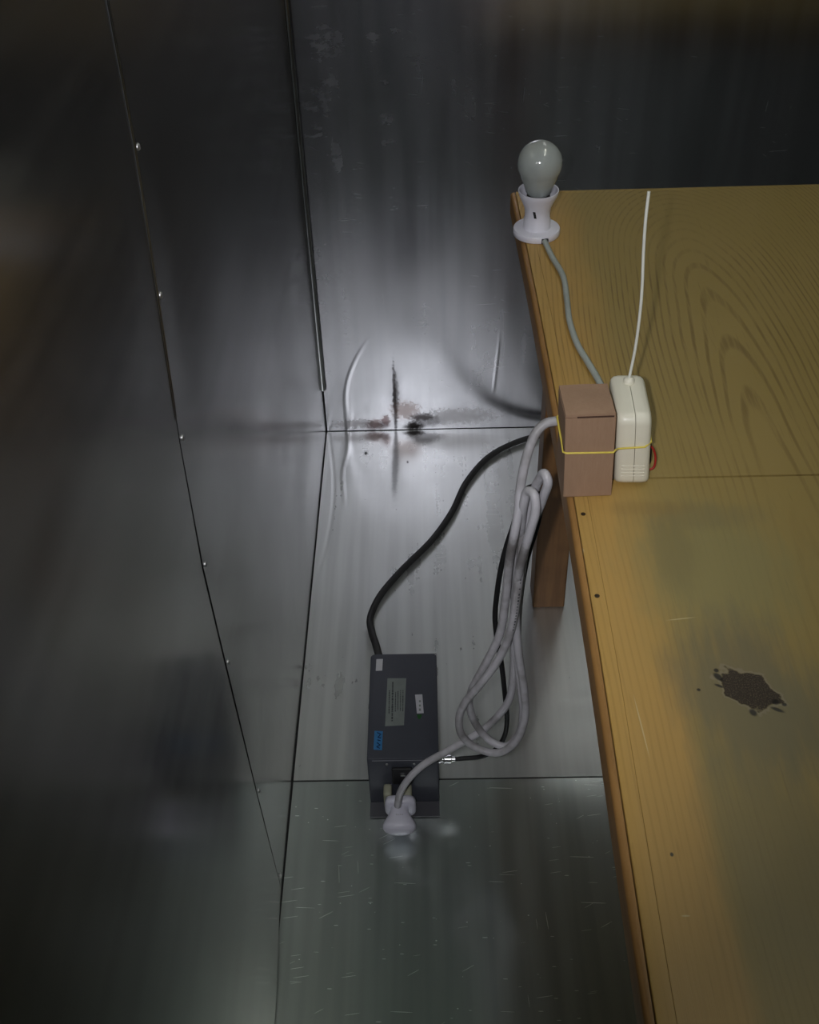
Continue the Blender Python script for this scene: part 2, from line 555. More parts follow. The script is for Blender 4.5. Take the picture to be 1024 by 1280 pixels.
def loft_bm(sections, bm=None, cap=True):
    bm = bm or bmesh.new()
    rings = [[bm.verts.new(p) for p in s] for s in sections]
    n = len(rings[0])
    for a, b in zip(rings, rings[1:]):
        for k in range(n):
            k2 = (k + 1) % n
            bm.faces.new((a[k], a[k2], b[k2], b[k]))
    if cap:
        bm.faces.new(rings[0][::-1])
        bm.faces.new(rings[-1])
    return bm


def superellipse(cx, cz, w, h, y, n=28, p=3.0):
    out = []
    for k in range(n):
        a = 2 * math.pi * k / n
        ca, sa = math.cos(a), math.sin(a)
        out.append(Vector((cx + w / 2 * math.copysign(abs(ca) ** (2 / p), ca), y, cz + h / 2 * math.copysign(abs(sa) ** (2 / p), sa))))
    return out


def grid_sheet_bm(nu, nv, fn, thick, ndir):
    """a thin sheet: front face on fn(u, v), back face thick behind it along -ndir"""
    bm = bmesh.new()
    nd = Vector(ndir) * thick
    f = [[bm.verts.new(fn(i / nu, j / nv)) for j in range(nv + 1)] for i in range(nu + 1)]
    b = [[bm.verts.new(Vector(fn(i / nu, j / nv)) - nd) if (i in (0, nu) or j in (0, nv)) else None for j in range(nv + 1)] for i in range(nu + 1)]
    for i in range(nu):
        for j in range(nv):
            bm.faces.new((f[i][j], f[i + 1][j], f[i + 1][j + 1], f[i][j + 1]))
    for i in range(nu):
        for j in (0, nv):
            bm.faces.new((f[i][j], b[i][j], b[i + 1][j], f[i + 1][j]))
    for j in range(nv):
        for i in (0, nu):
            bm.faces.new((f[i][j], f[i][j + 1], b[i][j + 1], b[i][j]))
    return bm


def lerp_tab(tab, x):
    if x <= tab[0][0]:
        return tab[0][1]
    for (a, va), (b, vb) in zip(tab, tab[1:]):
        if x <= b:
            return va + (vb - va) * (x - a) / (b - a)
    return tab[-1][1]


def sstep(a, b, x):
    t = min(1, max(0, (x - a) / (b - a)))
    return t * t * (3 - 2 * t)


def structure(o):
    o['kind'] = 'structure'
    return o

# ------------------------------------------------------------------ room shell: sheet-metal lined room
RX, RY, RZ = 2.3, -3.4, 2.45

def slab(name, lo, hi, mat):
    return structure(link_mesh(name, box_bm(lo, hi), mat))

flo = slab('floor', (-0.06, RY - 0.06, -0.06), (RX + 0.06, 0.06, -0.004), M['backing'])
wl = slab('wall_left', (-0.06, RY, -0.004), (-0.003, 0.06, RZ), M['backing'])
wb = slab('wall_back', (-0.003, 0.003, -0.004), (RX, 0.06, RZ), M['backing'])
wr = slab('wall_right', (RX, RY, -0.004), (RX + 0.06, 0.06, RZ), M['wall_other'])
wf = slab('wall_front', (-0.06, RY - 0.06, -0.004), (RX + 0.06, RY, RZ), M['wall_other'])
M['ceiling'] = plain('ceiling_paint', (0.60, 0.77, 0.76), 0.7)
cl = slab('ceiling', (-0.06, RY - 0.06, RZ), (RX + 0.06, 0.06, RZ + 0.06), M['ceiling'])

YF = -0.968

def wave(x, y, s, amp, seed):
    return amp * mnoise.noise(Vector((x * s + seed, y * s * 1.3 - seed, seed)))

# floor sheets
def fsheet(y0, y1, mat, dz, seed, x0=0.002):
    def fn(u, v):
        x = x0 + (RX - x0) * u
        y = y0 + (y1 - y0) * v
        return (x, y, dz + wave(x, y, 5.0, 0.0007, seed))
    return link_mesh('floor_sheet', grid_sheet_bm(70, 40, fn, 0.0015, (0, 0, 1)), mat, flo, smooth=True, angle=50)

fsheet(-0.0011, YF, M['floor_far'], -0.0008, 1.1)
fsheet(YF - 0.0022, -2.15, M['floor_near'], -0.0022, 2.7)
fsheet(-2.153, RY + 0.002, M['floor_near'], -0.0022, 5.2)

# left wall sheets; the seam edge is not quite straight
SEAM = [(-0.01, -1.168), (0.0, -1.169), (0.288, -1.197), (0.576, -1.219), (0.745, -1.230), (0.905, -1.219), (1.049, -1.196), (1.178, -1.175), (1.294, -1.171), (1.4, -1.168), (2.5, -1.16)]
GAP = [(0.0, 0.0012), (0.25, 0.004), (0.5, 0.0062), (0.75, 0.0062), (0.95, 0.003), (1.1, 0.0022), (2.5, 0.002)]

def wl_fn(ya, yb, seed, near):
    def fn(u, v):
        z = 0.003 + (RZ - 0.006) * v ** 1.3
        y0 = ya(z)
        y1 = yb(z)
        y = y0 + (y1 - y0) * u
        x = wave(y, z, 3.2, 0.0022, seed) * sstep(0, 0.06, u) * sstep(0, 0.06, 1 - u)
        if near:
            x += 0.008 * sstep(-1.17, -1.36, y) * (1 - sstep(0.0, 0.5, z))
        return (x, y, z)
    return fn

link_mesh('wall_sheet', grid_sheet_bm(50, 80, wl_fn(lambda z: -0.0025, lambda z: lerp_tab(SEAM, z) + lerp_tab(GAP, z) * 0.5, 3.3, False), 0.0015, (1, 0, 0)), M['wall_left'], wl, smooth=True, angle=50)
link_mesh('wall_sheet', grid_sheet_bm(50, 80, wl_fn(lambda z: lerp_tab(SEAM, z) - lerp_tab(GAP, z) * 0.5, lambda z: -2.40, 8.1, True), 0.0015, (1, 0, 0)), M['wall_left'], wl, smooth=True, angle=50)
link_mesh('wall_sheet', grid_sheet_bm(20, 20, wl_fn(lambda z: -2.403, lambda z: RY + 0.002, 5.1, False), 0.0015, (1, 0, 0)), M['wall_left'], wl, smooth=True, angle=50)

def wb_fn(u, v):
    x = 0.003 + (RX - 0.006) * u
    z = 0.0012 + (RZ - 0.004) * v ** 1.4
    return (x, wave(x, z, 4.0, 0.0010, 9.4), z)
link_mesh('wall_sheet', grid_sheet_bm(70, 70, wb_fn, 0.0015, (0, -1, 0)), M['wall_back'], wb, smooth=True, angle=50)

# screws just beside the seam, on the far sheet
for z in (1.30, 1.176, 1.047, 0.903, 0.743, 0.574, 0.286, 0.03):
    y = lerp_tab(SEAM, z) + 0.0105
    bm = bmesh.new()
    prof = [(0.0034, 0.0), (0.0034, 0.0006), (0.0028, 0.0016), (0.0014, 0.0021), (0.0, 0.0022)]
    lathe_bm(prof, (0, 0), 14, bm=bm)
    box_bm((-0.0022, -0.0004, 0.0017), (0.0022, 0.0004, 0.0024), bm=bm)
    bm.transform(Matrix.Translation((0.0002, y, z)) @ Matrix.Rotation(math.pi / 2, 4, 'Y'))
    link_mesh('screw', bm, M['screw'], wl, smooth=True, angle=40)

# lip added along the upper seam of both sheets to catch the flash
for sgn in (-1, 1):
    path = []
    for k in range(31):
        z = 0.93 + (RZ - 0.01 - 0.93) * k / 30
        path.append(Vector((0.0004, lerp_tab(SEAM, z) + sgn * (lerp_tab(GAP, z) * 0.5 + 0.0011), z)))
    link_mesh('seam_lip', tube_bm(path, 0.0, 8, radf=lambda q: 0.0003 + 0.0008 * min(1, q * 6)), M['trim'], wl, smooth=True, angle=60)

# quarter-round bead covering the corner, cut off short of the floor
def quarter(z):
    out = [Vector((0.0006, -0.0006, z))]
    for k in range(9):
        a = math.pi / 2 * k / 8
        out.append(Vector((0.0006 + 0.0095 * math.cos(a), -0.0006 - 0.0095 * math.sin(a), z)))
    return out
structure(link_mesh('trim_1', loft_bm([quarter(0.12), quarter(RZ - 0.002)]), M['trim'], smooth=True, angle=60))

# ceiling lamp (the room's fluorescent fitting, far outside the frame)
lamp = thing('ceiling_light', 'long white fluorescent fitting under the metal ceiling', 'light', (0.95, -0.95, RZ))
M['white_paint'] = plain('white_paint', (0.75, 0.75, 0.73), 0.5)
link_mesh('housing', box_bm((0.89, -1.60, RZ - 0.06), (1.01, -0.30, RZ - 0.001), 0.006), M['white_paint'], lamp)
t_ = NT('lamp_diffuser')
t_.set(Base_Color=(0.8, 0.85, 0.8))
t_.b.inputs['Emission Color'].default_value = (1.0, 0.97, 0.86, 1)
t_.b.inputs['Emission Strength'].default_value = CEILING_LAMP_W
link_mesh('diffuser', box_bm((0.87, -1.58, RZ - 0.11), (1.03, -0.32, RZ - 0.061), 0.014), t_.m, lamp)

# ------------------------------------------------------------------ table
TX, TY, TZ = 0.40, -0.45, 0.78
TBL = (0.95, -1.15, 0.0)
table = thing('table', 'worn yellow-varnished wooden table with a dark burnt spot on top', 'table', TBL)
M['wood_top'] = wood('varnished_oak_top', TBL)
M['wood_mould'] = plain_wood('brown_moulding', (0.27, 0.14, 0.045), (0.36, 0.19, 0.06))
M['wood_leg'] = plain_wood('brown_leg_wood', (0.20, 0.095, 0.035), (0.27, 0.135, 0.05), 2)

YFAR, YSEAM, YNEAR, XR = -0.423, -1.136, -1.86, 1.58

def xe(y):
    """outer edge of the slightly bowed table side"""
    tab = [(-1.90, 0.382), (-1.724, 0.3815), (-1.40, 0.3860), (-1.066, 0.3865), (-0.75, 0.3825), (-0.42, 0.3755)]
    return lerp_tab(tab, y)

def strip_bm(x_in, x_out, z0, z1, ya, yb, rnd=0.0, n=24):
    secs = []
    for i in range(n + 1):
        y = ya + (yb - ya) * i / n
        e = xe(y)
        a, b = e + x_in, e + x_out
        s = [Vector((b, y, z0)), Vector((b, y, z1))]
        if rnd:
            for k in range(6):
                an = math.pi / 2 * k / 5
                s.append(Vector((a + rnd - rnd * math.sin(an), y, z1 - rnd + rnd * math.cos(an))))
        else:
            s.append(Vector((a, y, z1)))
        s.append(Vector((a, y, z0)))
        secs.append(s)
    return loft_bm(secs)

link_mesh('edge_moulding', strip_bm(0.0, 0.0068, TZ - 0.034, TZ - 0.0015, YNEAR, YFAR, 0.005), M['wood_mould'], table, smooth=True, angle=35)
link_mesh('edge_lipping', strip_bm(0.0078, 0.0216, TZ - 0.030, TZ - 0.0001, YNEAR, YFAR - 0.008, 0.0012), M['wood_top'], table, smooth=True, angle=35)
link_mesh('edge_lipping', box_bm((xe(YFAR) + 0.008, YFAR - 0.0075, TZ - 0.03), (XR, YFAR, TZ), 0.0008), M['wood_top'], table)
link_mesh('seam_shade_strip', box_bm((0.43, YSEAM - 0.006, TZ - 0.012), (XR - 0.002, YSEAM + 0.006, TZ - 0.0035)), M['backing'], table)  # dark strip added below the board gap, standing in for its shade

def board_bm(ya, yb, n=14):
    bm = bmesh.new()
    secs = []
    for i in range(n + 1):
        y = ya + (yb - ya) * i / n
        e = xe(y) + 0.0218
        c = 0.0
        secs.append([Vector((XR, y, TZ - 0.024)), Vector((XR, y, TZ - c)), Vector((e + 0.0003, y, TZ - c)), Vector((e, y, TZ - 0.0004)), Vector((e, y, TZ - 0.024))])
    # small eased edge at both ends
    lo = [v + Vector((0, 0, 0)) for v in secs[0]]
    return loft_bm(secs, bm)
link_mesh('board', board_bm(YSEAM + 0.0014, YFAR - 0.0083), M['wood_top'], table)
link_mesh('board', board_bm(YNEAR, YSEAM - 0.0014), M['wood_top'], table)

LX0, LX1 = 0.433, 0.494
for (x0, y0) in ((LX0, -0.581), (LX0, -1.79), (1.45, -0.581), (1.45, -1.79)):
    link_mesh('leg', box_bm((x0, y0, 0.0008), (x0 + 0.061, y0 + 0.061, TZ - 0.0245), 0.003), M['wood_leg'], table)
ap = M['wood_leg']
link_mesh('apron', box_bm((LX0 + 0.012, -1.7285, TZ - 0.105), (LX0 + 0.034, -0.5825, TZ - 0.0245), 0.002), ap, table)
link_mesh('apron', box_bm((1.478, -1.7285, TZ - 0.105), (1.50, -0.5825, TZ - 0.0245), 0.002), ap, table)
link_mesh('apron', box_bm((LX1 + 0.0005, -0.555, TZ - 0.105), (1.4495, -0.533, TZ - 0.0245), 0.002), ap, table)
link_mesh('apron', box_bm((LX1 + 0.0005, -1.77, TZ - 0.105), (1.4495, -1.748, TZ - 0.0245), 0.002), ap, table)
M['nail'] = plain('dark_nail', (0.05, 0.035, 0.02), 0.5, 0.6)
for (x, y) in ((0.4005, -1.193), (0.400, -1.313)):
    b = lathe_bm([(0.0026, TZ - 0.0006), (0.0026, TZ + 0.0003), (0.0, TZ + 0.0006)], (x, y), 10)
    link_mesh('nail_head', b, M['nail'], table)

# ------------------------------------------------------------------ bulb in its white batten holder
M['porcelain'] = plain('white_plastic', (0.78, 0.77, 0.86), 0.32, 0, 60, 0.03)
M['ivory'] = plain('ivory_plastic', (0.78, 0.75, 0.62), 0.35, 0, 60, 0.03)
M['black_plastic'] = plain('black_plastic', (0.014, 0.014, 0.016), 0.45)
M['ink'] = plain('black_ink', (0.01, 0.01, 0.012), 0.7)
M['brass_cap'] = plain('dull_bulb_cap', (0.05, 0.04, 0.04), 0.5, 0.6)
LC = (0.404, -0.565)
lampb = thing('bulb_holder', 'white plastic lamp holder with black tick mark and grey cord at far table corner', 'lamp holder', (LC[0], LC[1], TZ))
prof = [(0.0, TZ + 0.0003), (0.0335, TZ + 0.0003), (0.0345, TZ + 0.0015), (0.0345, TZ + 0.0085), (0.0335, TZ + 0.0102), (0.0205, TZ + 0.0112), (0.0198, TZ + 0.0125),
        (0.0196, TZ + 0.024), (0.0184, TZ + 0.0255), (0.0183, TZ + 0.036), (0.0195, TZ + 0.043), (0.0235, TZ + 0.052), (0.0272, TZ + 0.060), (0.0292, TZ + 0.066),
        (0.0292, TZ + 0.0685), (0.0277, TZ + 0.0685), (0.0262, TZ + 0.061), (0.0222, TZ + 0.052), (0.0190, TZ + 0.044), (0.0185, TZ + 0.034), (0.0, TZ + 0.034)]
link_mesh('holder_body', lathe_bm(prof, LC, 48), M['porcelain'], lampb, smooth=True, angle=50)
# inked stroke on the neck
bm = bmesh.new()
secs = []
for i in range(7):
    z = TZ + 0.0325 + 0.0105 * i / 6
    an = math.radians(-90 - 14 - 6 * (i / 6))
    w = math.radians(5.5)
    rr = lerp_tab([(TZ + 0.0255, 0.0186), (TZ + 0.036, 0.0186), (TZ + 0.043, 0.0199), (TZ + 0.052, 0.0239)], z)
    secs.append([(LC[0] + (rr + q) * math.cos(an + s * w), LC[1] + (rr + q) * math.sin(an + s * w), z) for s, q in ((-1, -0.0002), (1, -0.0002), (1, 0.0001), (-1, 0.0001))])
loft_bm([[Vector(p) for p in s] for s in secs], bm)
link_mesh('tick_mark', bm, M['ink'], lampb)
# cord notch block in the base rim
link_mesh('cord_grommet', box_bm((0.4085, -0.6008, TZ + 0.0006), (0.4185, -0.5965, TZ + 0.0085), 0.001), M['black_plastic'], lampb)

bulb = thing('light_bulb', 'unlit frosted glass light bulb standing in the white holder', 'light bulb', (LC[0], LC[1], TZ + 0.036))
g = NT('frosted_glass')
gz = g.noise(g.coord(), 80, 3)
g.set(Base_Color=g.mix(gz, (0.52, 0.56, 0.55), (0.58, 0.62, 0.60)), Roughness=0.12)
g.b.inputs['Transmission Weight'].default_value = 0.35
g.b.inputs['Subsurface Weight'].default_value = 0.0
g.b.inputs['IOR'].default_value = 1.5
g.b.inputs['Coat Weight'].default_value = 0.6
g.b.inputs['Coat Roughness'].default_value = 0.05
M['bulb'] = g.m
bp = [(0.0168, TZ + 0.0640), (0.0180, TZ + 0.0662), (0.0195, TZ + 0.068), (0.0222, TZ + 0.078), (0.0262, TZ + 0.088)]
cz, R0 = TZ + 0.1085, 0.0318
for k in range(0, 19):
    a = math.radians(-32 + 122 * k / 18)
    bp.append((max(R0 * math.cos(a), 0), cz + R0 * math.sin(a)))
bp[-1] = (0.0, bp[-1][1])
link_mesh('glass_envelope', lathe_bm(bp, LC, 48), M['bulb'], bulb, smooth=True)
link_mesh('bulb_cap', lathe_bm([(0.0, TZ + 0.0345), (0.0130, TZ + 0.0345), (0.0140, TZ + 0.037), (0.0140, TZ + 0.054), (0.0167, TZ + 0.058), (0.0167, TZ + 0.0638), (0.0, TZ + 0.0639)], LC, 32), M['brass_cap'], bulb, smooth=True, angle=40)

def cable_mat(name, col, rough=0.45, dirt=None, amt=0.5, scale=18):
    t = NT(name)
    c = t.coord()
    cc = t.mix(t.noise(c, 50, 3), tuple(x * 0.93 for x in col), col)
    if dirt:
        d = t.rng(t.noise(c, scale, 4, 0.65), 0.42, 0.72)
        cc = t.mix(t.math('MULTIPLY', d, amt), cc, dirt)
    t.set(Base_Color=cc, Roughness=rough)
    return t.m

M['grey_cord'] = cable_mat('grey_green_cord', (0.42, 0.46, 0.43), 0.4, (0.28, 0.30, 0.28), 0.5)
zc = TZ + 0.0045
pts = [(0.4131, -0.601, zc + 0.0005), (0.4192, -0.6438, zc), (0.4292, -0.7014, zc), (0.4279, -0.7658, zc), (0.4258, -0.8163, zc), (0.4297, -0.874, zc), (0.438, -0.9143, zc), (0.4465, -0.9563, zc), (0.4525, -1.000, zc), (0.4535, -1.030, zc), (0.446, -1.050, zc), (0.436, -1.066, zc)]
link_mesh('cord', tube_bm(catmull(pts, 8), 0.0041), M['grey_cord'], lampb, smooth=True, angle=60)['label'] = 'grey-green cord lying on the table'

# ------------------------------------------------------------------ cardboard box
def cardboard():
    t = NT('cardboard')
    c = t.coord()
    f = t.noise(t.mapping(c, (300, 300, 60)), 1, 3, 0.7)
    b = t.noise(c, 30, 3)
    col = t.mix(f, (0.30, 0.185, 0.115), (0.38, 0.245, 0.16))
    col = t.mix(t.rng(b, 0.4, 0.7, 0, 0.3), col, (0.27, 0.17, 0.105))
    t.set(Base_Color=col, Roughness=0.8, Normal=t.bump(f, 0.25, 0.0004))
    return t.m
M['card'] = cardboard()
M['card_dark'] = plain('cardboard_crack', (0.07, 0.035, 0.022), 0.9)
BX0, BX1, BY0, BY1, BZ1 = 0.3825, 0.4337, -1.166, -1.1114, TZ + 0.1084
BOX_LEAN = lean((BX0, BY0, 0.78), 1.7, -0.044, 0.11)
cb = thing('cardboard_box', 'small brown cardboard box on the table edge held by a rubber band', 'box', (0.409, -1.138, TZ))
bm = bmesh.new()
prm = [(BX0, BY0), (BX1, BY0), (BX1, BY1), (BX0, BY1)]
def ringb(z, ins, sk=0.0):
    cx, cy = (BX0 + BX1) / 2, (BY0 + BY1) / 2
    return [Vector((cx + (x - cx) * (1 - ins / 0.026) + sk, cy + (y - cy) * (1 - ins / 0.028), z)) for x, y in prm]
loft_bm([ringb(TZ + 0.0004, 0.0006), ringb(TZ + 0.0015, 0.0), ringb(TZ + 0.05, 0.0002, 0.0002), ringb(BZ1 - 0.0045, 0.0)], bm)
bmesh.ops.bevel(bm, geom=[e for e in bm.edges if abs((e.verts[0].co - e.verts[1].co).normalized().z) > 0.9], offset=0.0008, segments=2, affect='EDGES')
link_mesh('carton', bm, M['card'], cb)
# top closing flap, tucked with a dark slit along the front edge
fl_pts = [ringb(BZ1 - 0.0040, 0.0012)]
bm = bmesh.new()
top = []
for i in range(7):
    u = i / 6
    y = BY0 + 0.0012 + (BY1 - BY0 - 0.0014) * u
    bow = 0.0018 * math.sin(math.pi * min(1, u * 1.15 + 0.1))
    top.append([Vector((BX0 + 0.0004, y, BZ1 - 0.0036)), Vector((BX0 + 0.0004, y, BZ1 - 0.0008 + bow * 0.4)), Vector(((BX0 + BX1) / 2, y, BZ1 - 0.0004 + bow)), Vector((BX1 - 0.0004, y, BZ1 - 0.0008 + bow * 0.4)), Vector((BX1 - 0.0004, y, BZ1 - 0.0036))])
loft_bm(top, bm)
link_mesh('top_flap', bm, M['card'], cb)
bm = box_bm((BX0 + 0.012, BY0 + 0.0004, BZ1 - 0.0043), (BX1 - 0.002, BY0 + 0.003, BZ1 - 0.0028))
link_mesh('flap_slit', bm, M['card_dark'], cb)
lean_children(cb, BOX_LEAN)

# ------------------------------------------------------------------ ivory unit with an upright wire aerial
UX0, UX1 = 0.4398, 0.4763
UYF, UYB, UZ1 = -1.1490, -1.0684, TZ + 0.0955
UNIT_LEAN = lean((UX0, UYF, 0.78), -1.6, -0.071, 0.0955)
un = thing('wire_aerial_unit', 'cream plastic case with upright white wire aerial beside the cardboard box', 'transmitter', (0.4545, -1.11, TZ))
def half_bm(xa, xb, outer):
    """one shell of the case: side outline in y,z pushed from the seam to the rounded outer side"""
    out = []
    # outline: rounded box, front top corner slanted back
    corners = [(UYF, TZ + 0.0004, 0.010), (UYB, TZ + 0.0004, 0.010), (UYB, UZ1 - 0.001, 0.012), (UYF + 0.001, UZ1 - 0.004, 0.011)]
    sg = [(1, 1), (-1, 1), (-1, -1), (1, -1)]
    st = [math.pi, 1.5 * math.pi, 0, 0.5 * math.pi]
    order = [0, 1, 2, 3]
    for idx in order:
        y, z, r = corners[idx]
        cy, cz_ = y + sg[idx][0] * r, z + sg[idx][1] * r
        for k in range(6):
            a = st[idx] + math.pi / 2 * k / 5
            out.append((cy + r * math.cos(a), cz_ + r * math.sin(a)))
    my, mz = (UYF + UYB) / 2, (TZ + UZ1) / 2
    secs = []
    for t_, sh in ((0.0, 0.0), (0.5, 0.0), (0.78, 0.0008), (0.92, 0.0025), (1.0, 0.0052)):
        x = xa + (xb - xa) * t_
        secs.append([Vector((x, my + (y - my) * (1 - sh / 0.035), TZ + 0.0004 + (z - TZ - 0.0004) * (1 - sh * 0.5 / 0.05) if z > mz else TZ + 0.0004 + (z - TZ - 0.0004))) for y, z in out])
    return loft_bm(secs)
xm = (UX0 + UX1) / 2 + 0.0012
link_mesh('case_half', half_bm(xm - 0.0003, UX0, True), M['ivory'], un, smooth=True, angle=45)
link_mesh('case_half', half_bm(xm + 0.0003, UX1, True), M['ivory'], un, smooth=True, angle=45)
bm = bmesh.new()
for q in range(4):
    z = TZ + 0.014 + q * 0.0045
    box_bm((UX0 + 0.006, UYF - 0.00012, z), (UX1 - 0.006, UYF + 0.0014, z + 0.0010), 0.0002, 1, bm)
o_ = link_mesh('grip_ridges', bm, M['ivory'], un)
o_['kind'] = 'stuff'
AX, AY = 0.4588, -1.088
link_mesh('aerial_socket', lathe_bm([(0.0, UZ1 - 0.003), (0.006, UZ1 - 0.003), (0.006, UZ1 + 0.0015), (0.0045, UZ1 + 0.0035), (0.0022, UZ1 + 0.0045), (0.0, UZ1 + 0.0045)], (AX, AY), 20), M['ivory'], un, smooth=True, angle=40)
M['white_wire'] = plain('white_wire', (0.78, 0.79, 0.72), 0.4)
ae = [(AX, AY, UZ1 + 0.003), (AX + 0.0025, AY, UZ1 + 0.04), (AX + 0.0026, AY - 0.001, UZ1 + 0.085), (AX + 0.0015, AY, UZ1 + 0.115), (AX - 0.0012, AY, UZ1 + 0.15), (AX - 0.0030, AY, UZ1 + 0.185), (AX - 0.0030, AY + 0.001, 1.088)]
link_mesh('aerial_wire', tube_bm(catmull(ae, 8), 0.0016, 8), M['white_wire'], un, smooth=True, angle=60)
# red and black lead bulging from the right side of the case
M['red_wire'] = plain('red_wire', (0.35, 0.02, 0.015), 0.4)
M['black_wire'] = plain('black_wire', (0.012, 0.012, 0.012), 0.4)
rw = [(UX1 - 0.0005, -1.118, TZ + 0.034), (UX1 + 0.006, -1.120, TZ + 0.030), (UX1 + 0.0095, -1.123, TZ + 0.018), (UX1 + 0.007, -1.126, TZ + 0.007), (UX1 - 0.0005, -1.128, TZ + 0.006)]
link_mesh('lead_wire', tube_bm(catmull(rw, 8), 0.0013, 8), M['red_wire'], un, smooth=True)['label'] = 'red lead wire'
rw = [(UX1 - 0.0005, -1.112, TZ + 0.040), (UX1 + 0.003, -1.114, TZ + 0.036), (UX1 + 0.0045, -1.118, TZ + 0.022), (UX1 + 0.003, -1.121, TZ + 0.010), (UX1 - 0.0005, -1.122, TZ + 0.008)]
link_mesh('lead_wire', tube_bm(catmull(rw, 8), 0.0016, 8), M['black_wire'], un, smooth=True)['label'] = 'black lead wire'

lean_children(un, UNIT_LEAN)

# ------------------------------------------------------------------ rubber band round box and unit
M['rubber'] = plain('yellow_rubber', (0.72, 0.58, 0.10), 0.5)
zb = TZ + 0.0605
e_ = 0.0012
loop = [BOX_LEAN(q_) for q_ in ((BX0 - e_, BY0 + 0.002, zb), (BX0 + 0.002, BY0 - e_, zb + 0.0008), (BX1 - 0.001, BY0 - e_, zb - 0.0005), (BX1 + e_, BY0 + 0.002, zb - 0.0006))]
loop += [UNIT_LEAN(q_) for q_ in ((UX0 + 0.001, UYF - 0.004, zb - 0.006), (UX0 + 0.008, UYF - 0.0012, zb - 0.0075), (UX1 - 0.007, UYF - 0.0012, zb - 0.006), (UX1 + 0.0004, UYF + 0.006, zb - 0.005), (UX1 + 0.0012, UYB - 0.006, zb + 0.004), (UX1 - 0.006, UYB + 0.0012, zb + 0.004), (UX0 + 0.004, UYB + 0.0012, zb + 0.004))]
loop += [BOX_LEAN(q_) for q_ in ((BX1 - 0.002, BY1 + 0.003, zb + 0.006), (BX0 + 0.002, BY1 + e_, zb + 0.008), (BX0 - e_, BY1 - 0.002, zb + 0.008))]
LP = []
for i in range(len(loop)):
    a, b = Vector(loop[i]), Vector(loop[(i + 1) % len(loop)])
    for s in range(3):
        LP.append(a.lerp(b, s / 3))
bm = bmesh.new()
tube_bm(LP, 0.0011, 8, True, bm)
tag(link_mesh('rubber_band', bm, M['rubber'], base=(0.43, -1.13, zb), smooth=True),
    'yellow rubber band stretched round the cardboard box and cream case', 'rubber band')

# ------------------------------------------------------------------ power supply on the floor
def brick_mat():
    t = NT('slate_blue_enamel')
    c = t.coord()
    f = t.noise(c, 420, 2)
    b = t.noise(c, 18, 4)
    col = t.mix(b, (0.046, 0.050, 0.066), (0.060, 0.065, 0.083))
    col = t.mix(t.rng(f, 0.6, 0.8, 0, 0.4), col, (0.10, 0.10, 0.12))
    t.set(Base_Color=col, Roughness=0.55, Normal=t.bump(f, 0.3, 0.0004))
    return t.m
M['brick'] = brick_mat()
M['brick_highlight'] = plain('painted_edge_highlight', (0.22, 0.22, 0.25), 0.5)  # lighter tone for the highlight painted on the casing edge
KX0, KX1, KY0, KY1, KZ = 0.1325, 0.2455, -1.014, -0.795, 0.117
ps = thing('power_supply', 'dark slate grey power supply box with paper labels on the metal floor', 'power supply', ((KX0 + KX1) / 2, -0.905, 0.0))
def rrect(x0, x1, y0, y1, z, rf, rb, n=6):
    out = []
    for (cx, cy, r, a0) in ((x1 - rb, y1 - rb, rb, 0), (x0 + rb, y1 - rb, rb, 90), (x0 + rf, y0 + rf, rf, 180), (x1 - rf, y0 + rf, rf, 270)):
        for k in range(n + 1):
            a = math.radians(a0 + 90 * k / n)
            out.append(Vector((cx + r * math.cos(a), cy + r * math.sin(a), z)))
    return out
bm = loft_bm([rrect(KX0 + i_, KX1 - i_, KY0 + i_, KY1 - i_, z_, 0.0025, 0.007) for z_, i_ in ((0.0005, 0), (KZ - 0.0018, 0), (KZ - 0.0006, 0.0005), (KZ, 0.0018))])
link_mesh('casing', bm, M['brick'], ps, smooth=True, angle=35)
M['flange'] = plain('bare_flange', (0.11, 0.11, 0.125), 0.5, 0.3)
link_mesh('flange', box_bm((KX0, -1.043, 0.0005), (KX1, KY0 - 0.0002, 0.0022), 0.0004, 1), M['flange'], ps)
link_mesh('edge_highlight', box_bm((KX0 + 0.008, KY0 - 0.0006, KZ - 0.0045), (KX1 - 0.008, KY0 + 0.001, KZ - 0.0034), 0.0003, 1), M['brick_highlight'], ps)  # pale strip painted as the bright highlight along the front top edge
for x in (0.1635, 0.2065):
    bm = lathe_bm([(0.0024, 0), (0.0022, 0.0009), (0.0, 0.0013)], (0, 0), 12)
    bm.transform(Matrix.Translation((x, KY0 - 0.0001, 0.1035)) @ Matrix.Rotation(math.pi / 2, 4, 'X'))
    link_mesh('screw', bm, M['screw'], ps, smooth=True)
# mains inlet on the front face
link_mesh('mains_inlet', box_bm((0.1705, KY0 - 0.007, 0.058), (0.2035, KY0 - 0.0002, 0.098), 0.0025), M['black_plastic'], ps)
link_mesh('inlet_glint', box_bm((0.184, KY0 - 0.0095, 0.083), (0.1925, KY0 - 0.0072, 0.0855), 0.0006), M['trim'], ps)  # small metal bar added to stand for the light glint on the inlet
for i in range(4):
    x = 0.1565 + 0.0033 * i
    link_mesh('printed_mark', box_bm((x, KY0 - 0.0003, 0.0475), (x + 0.0022, KY0 + 0.0002, 0.0495 + 0.0006 * (i % 2))), M['white_paint'], ps)
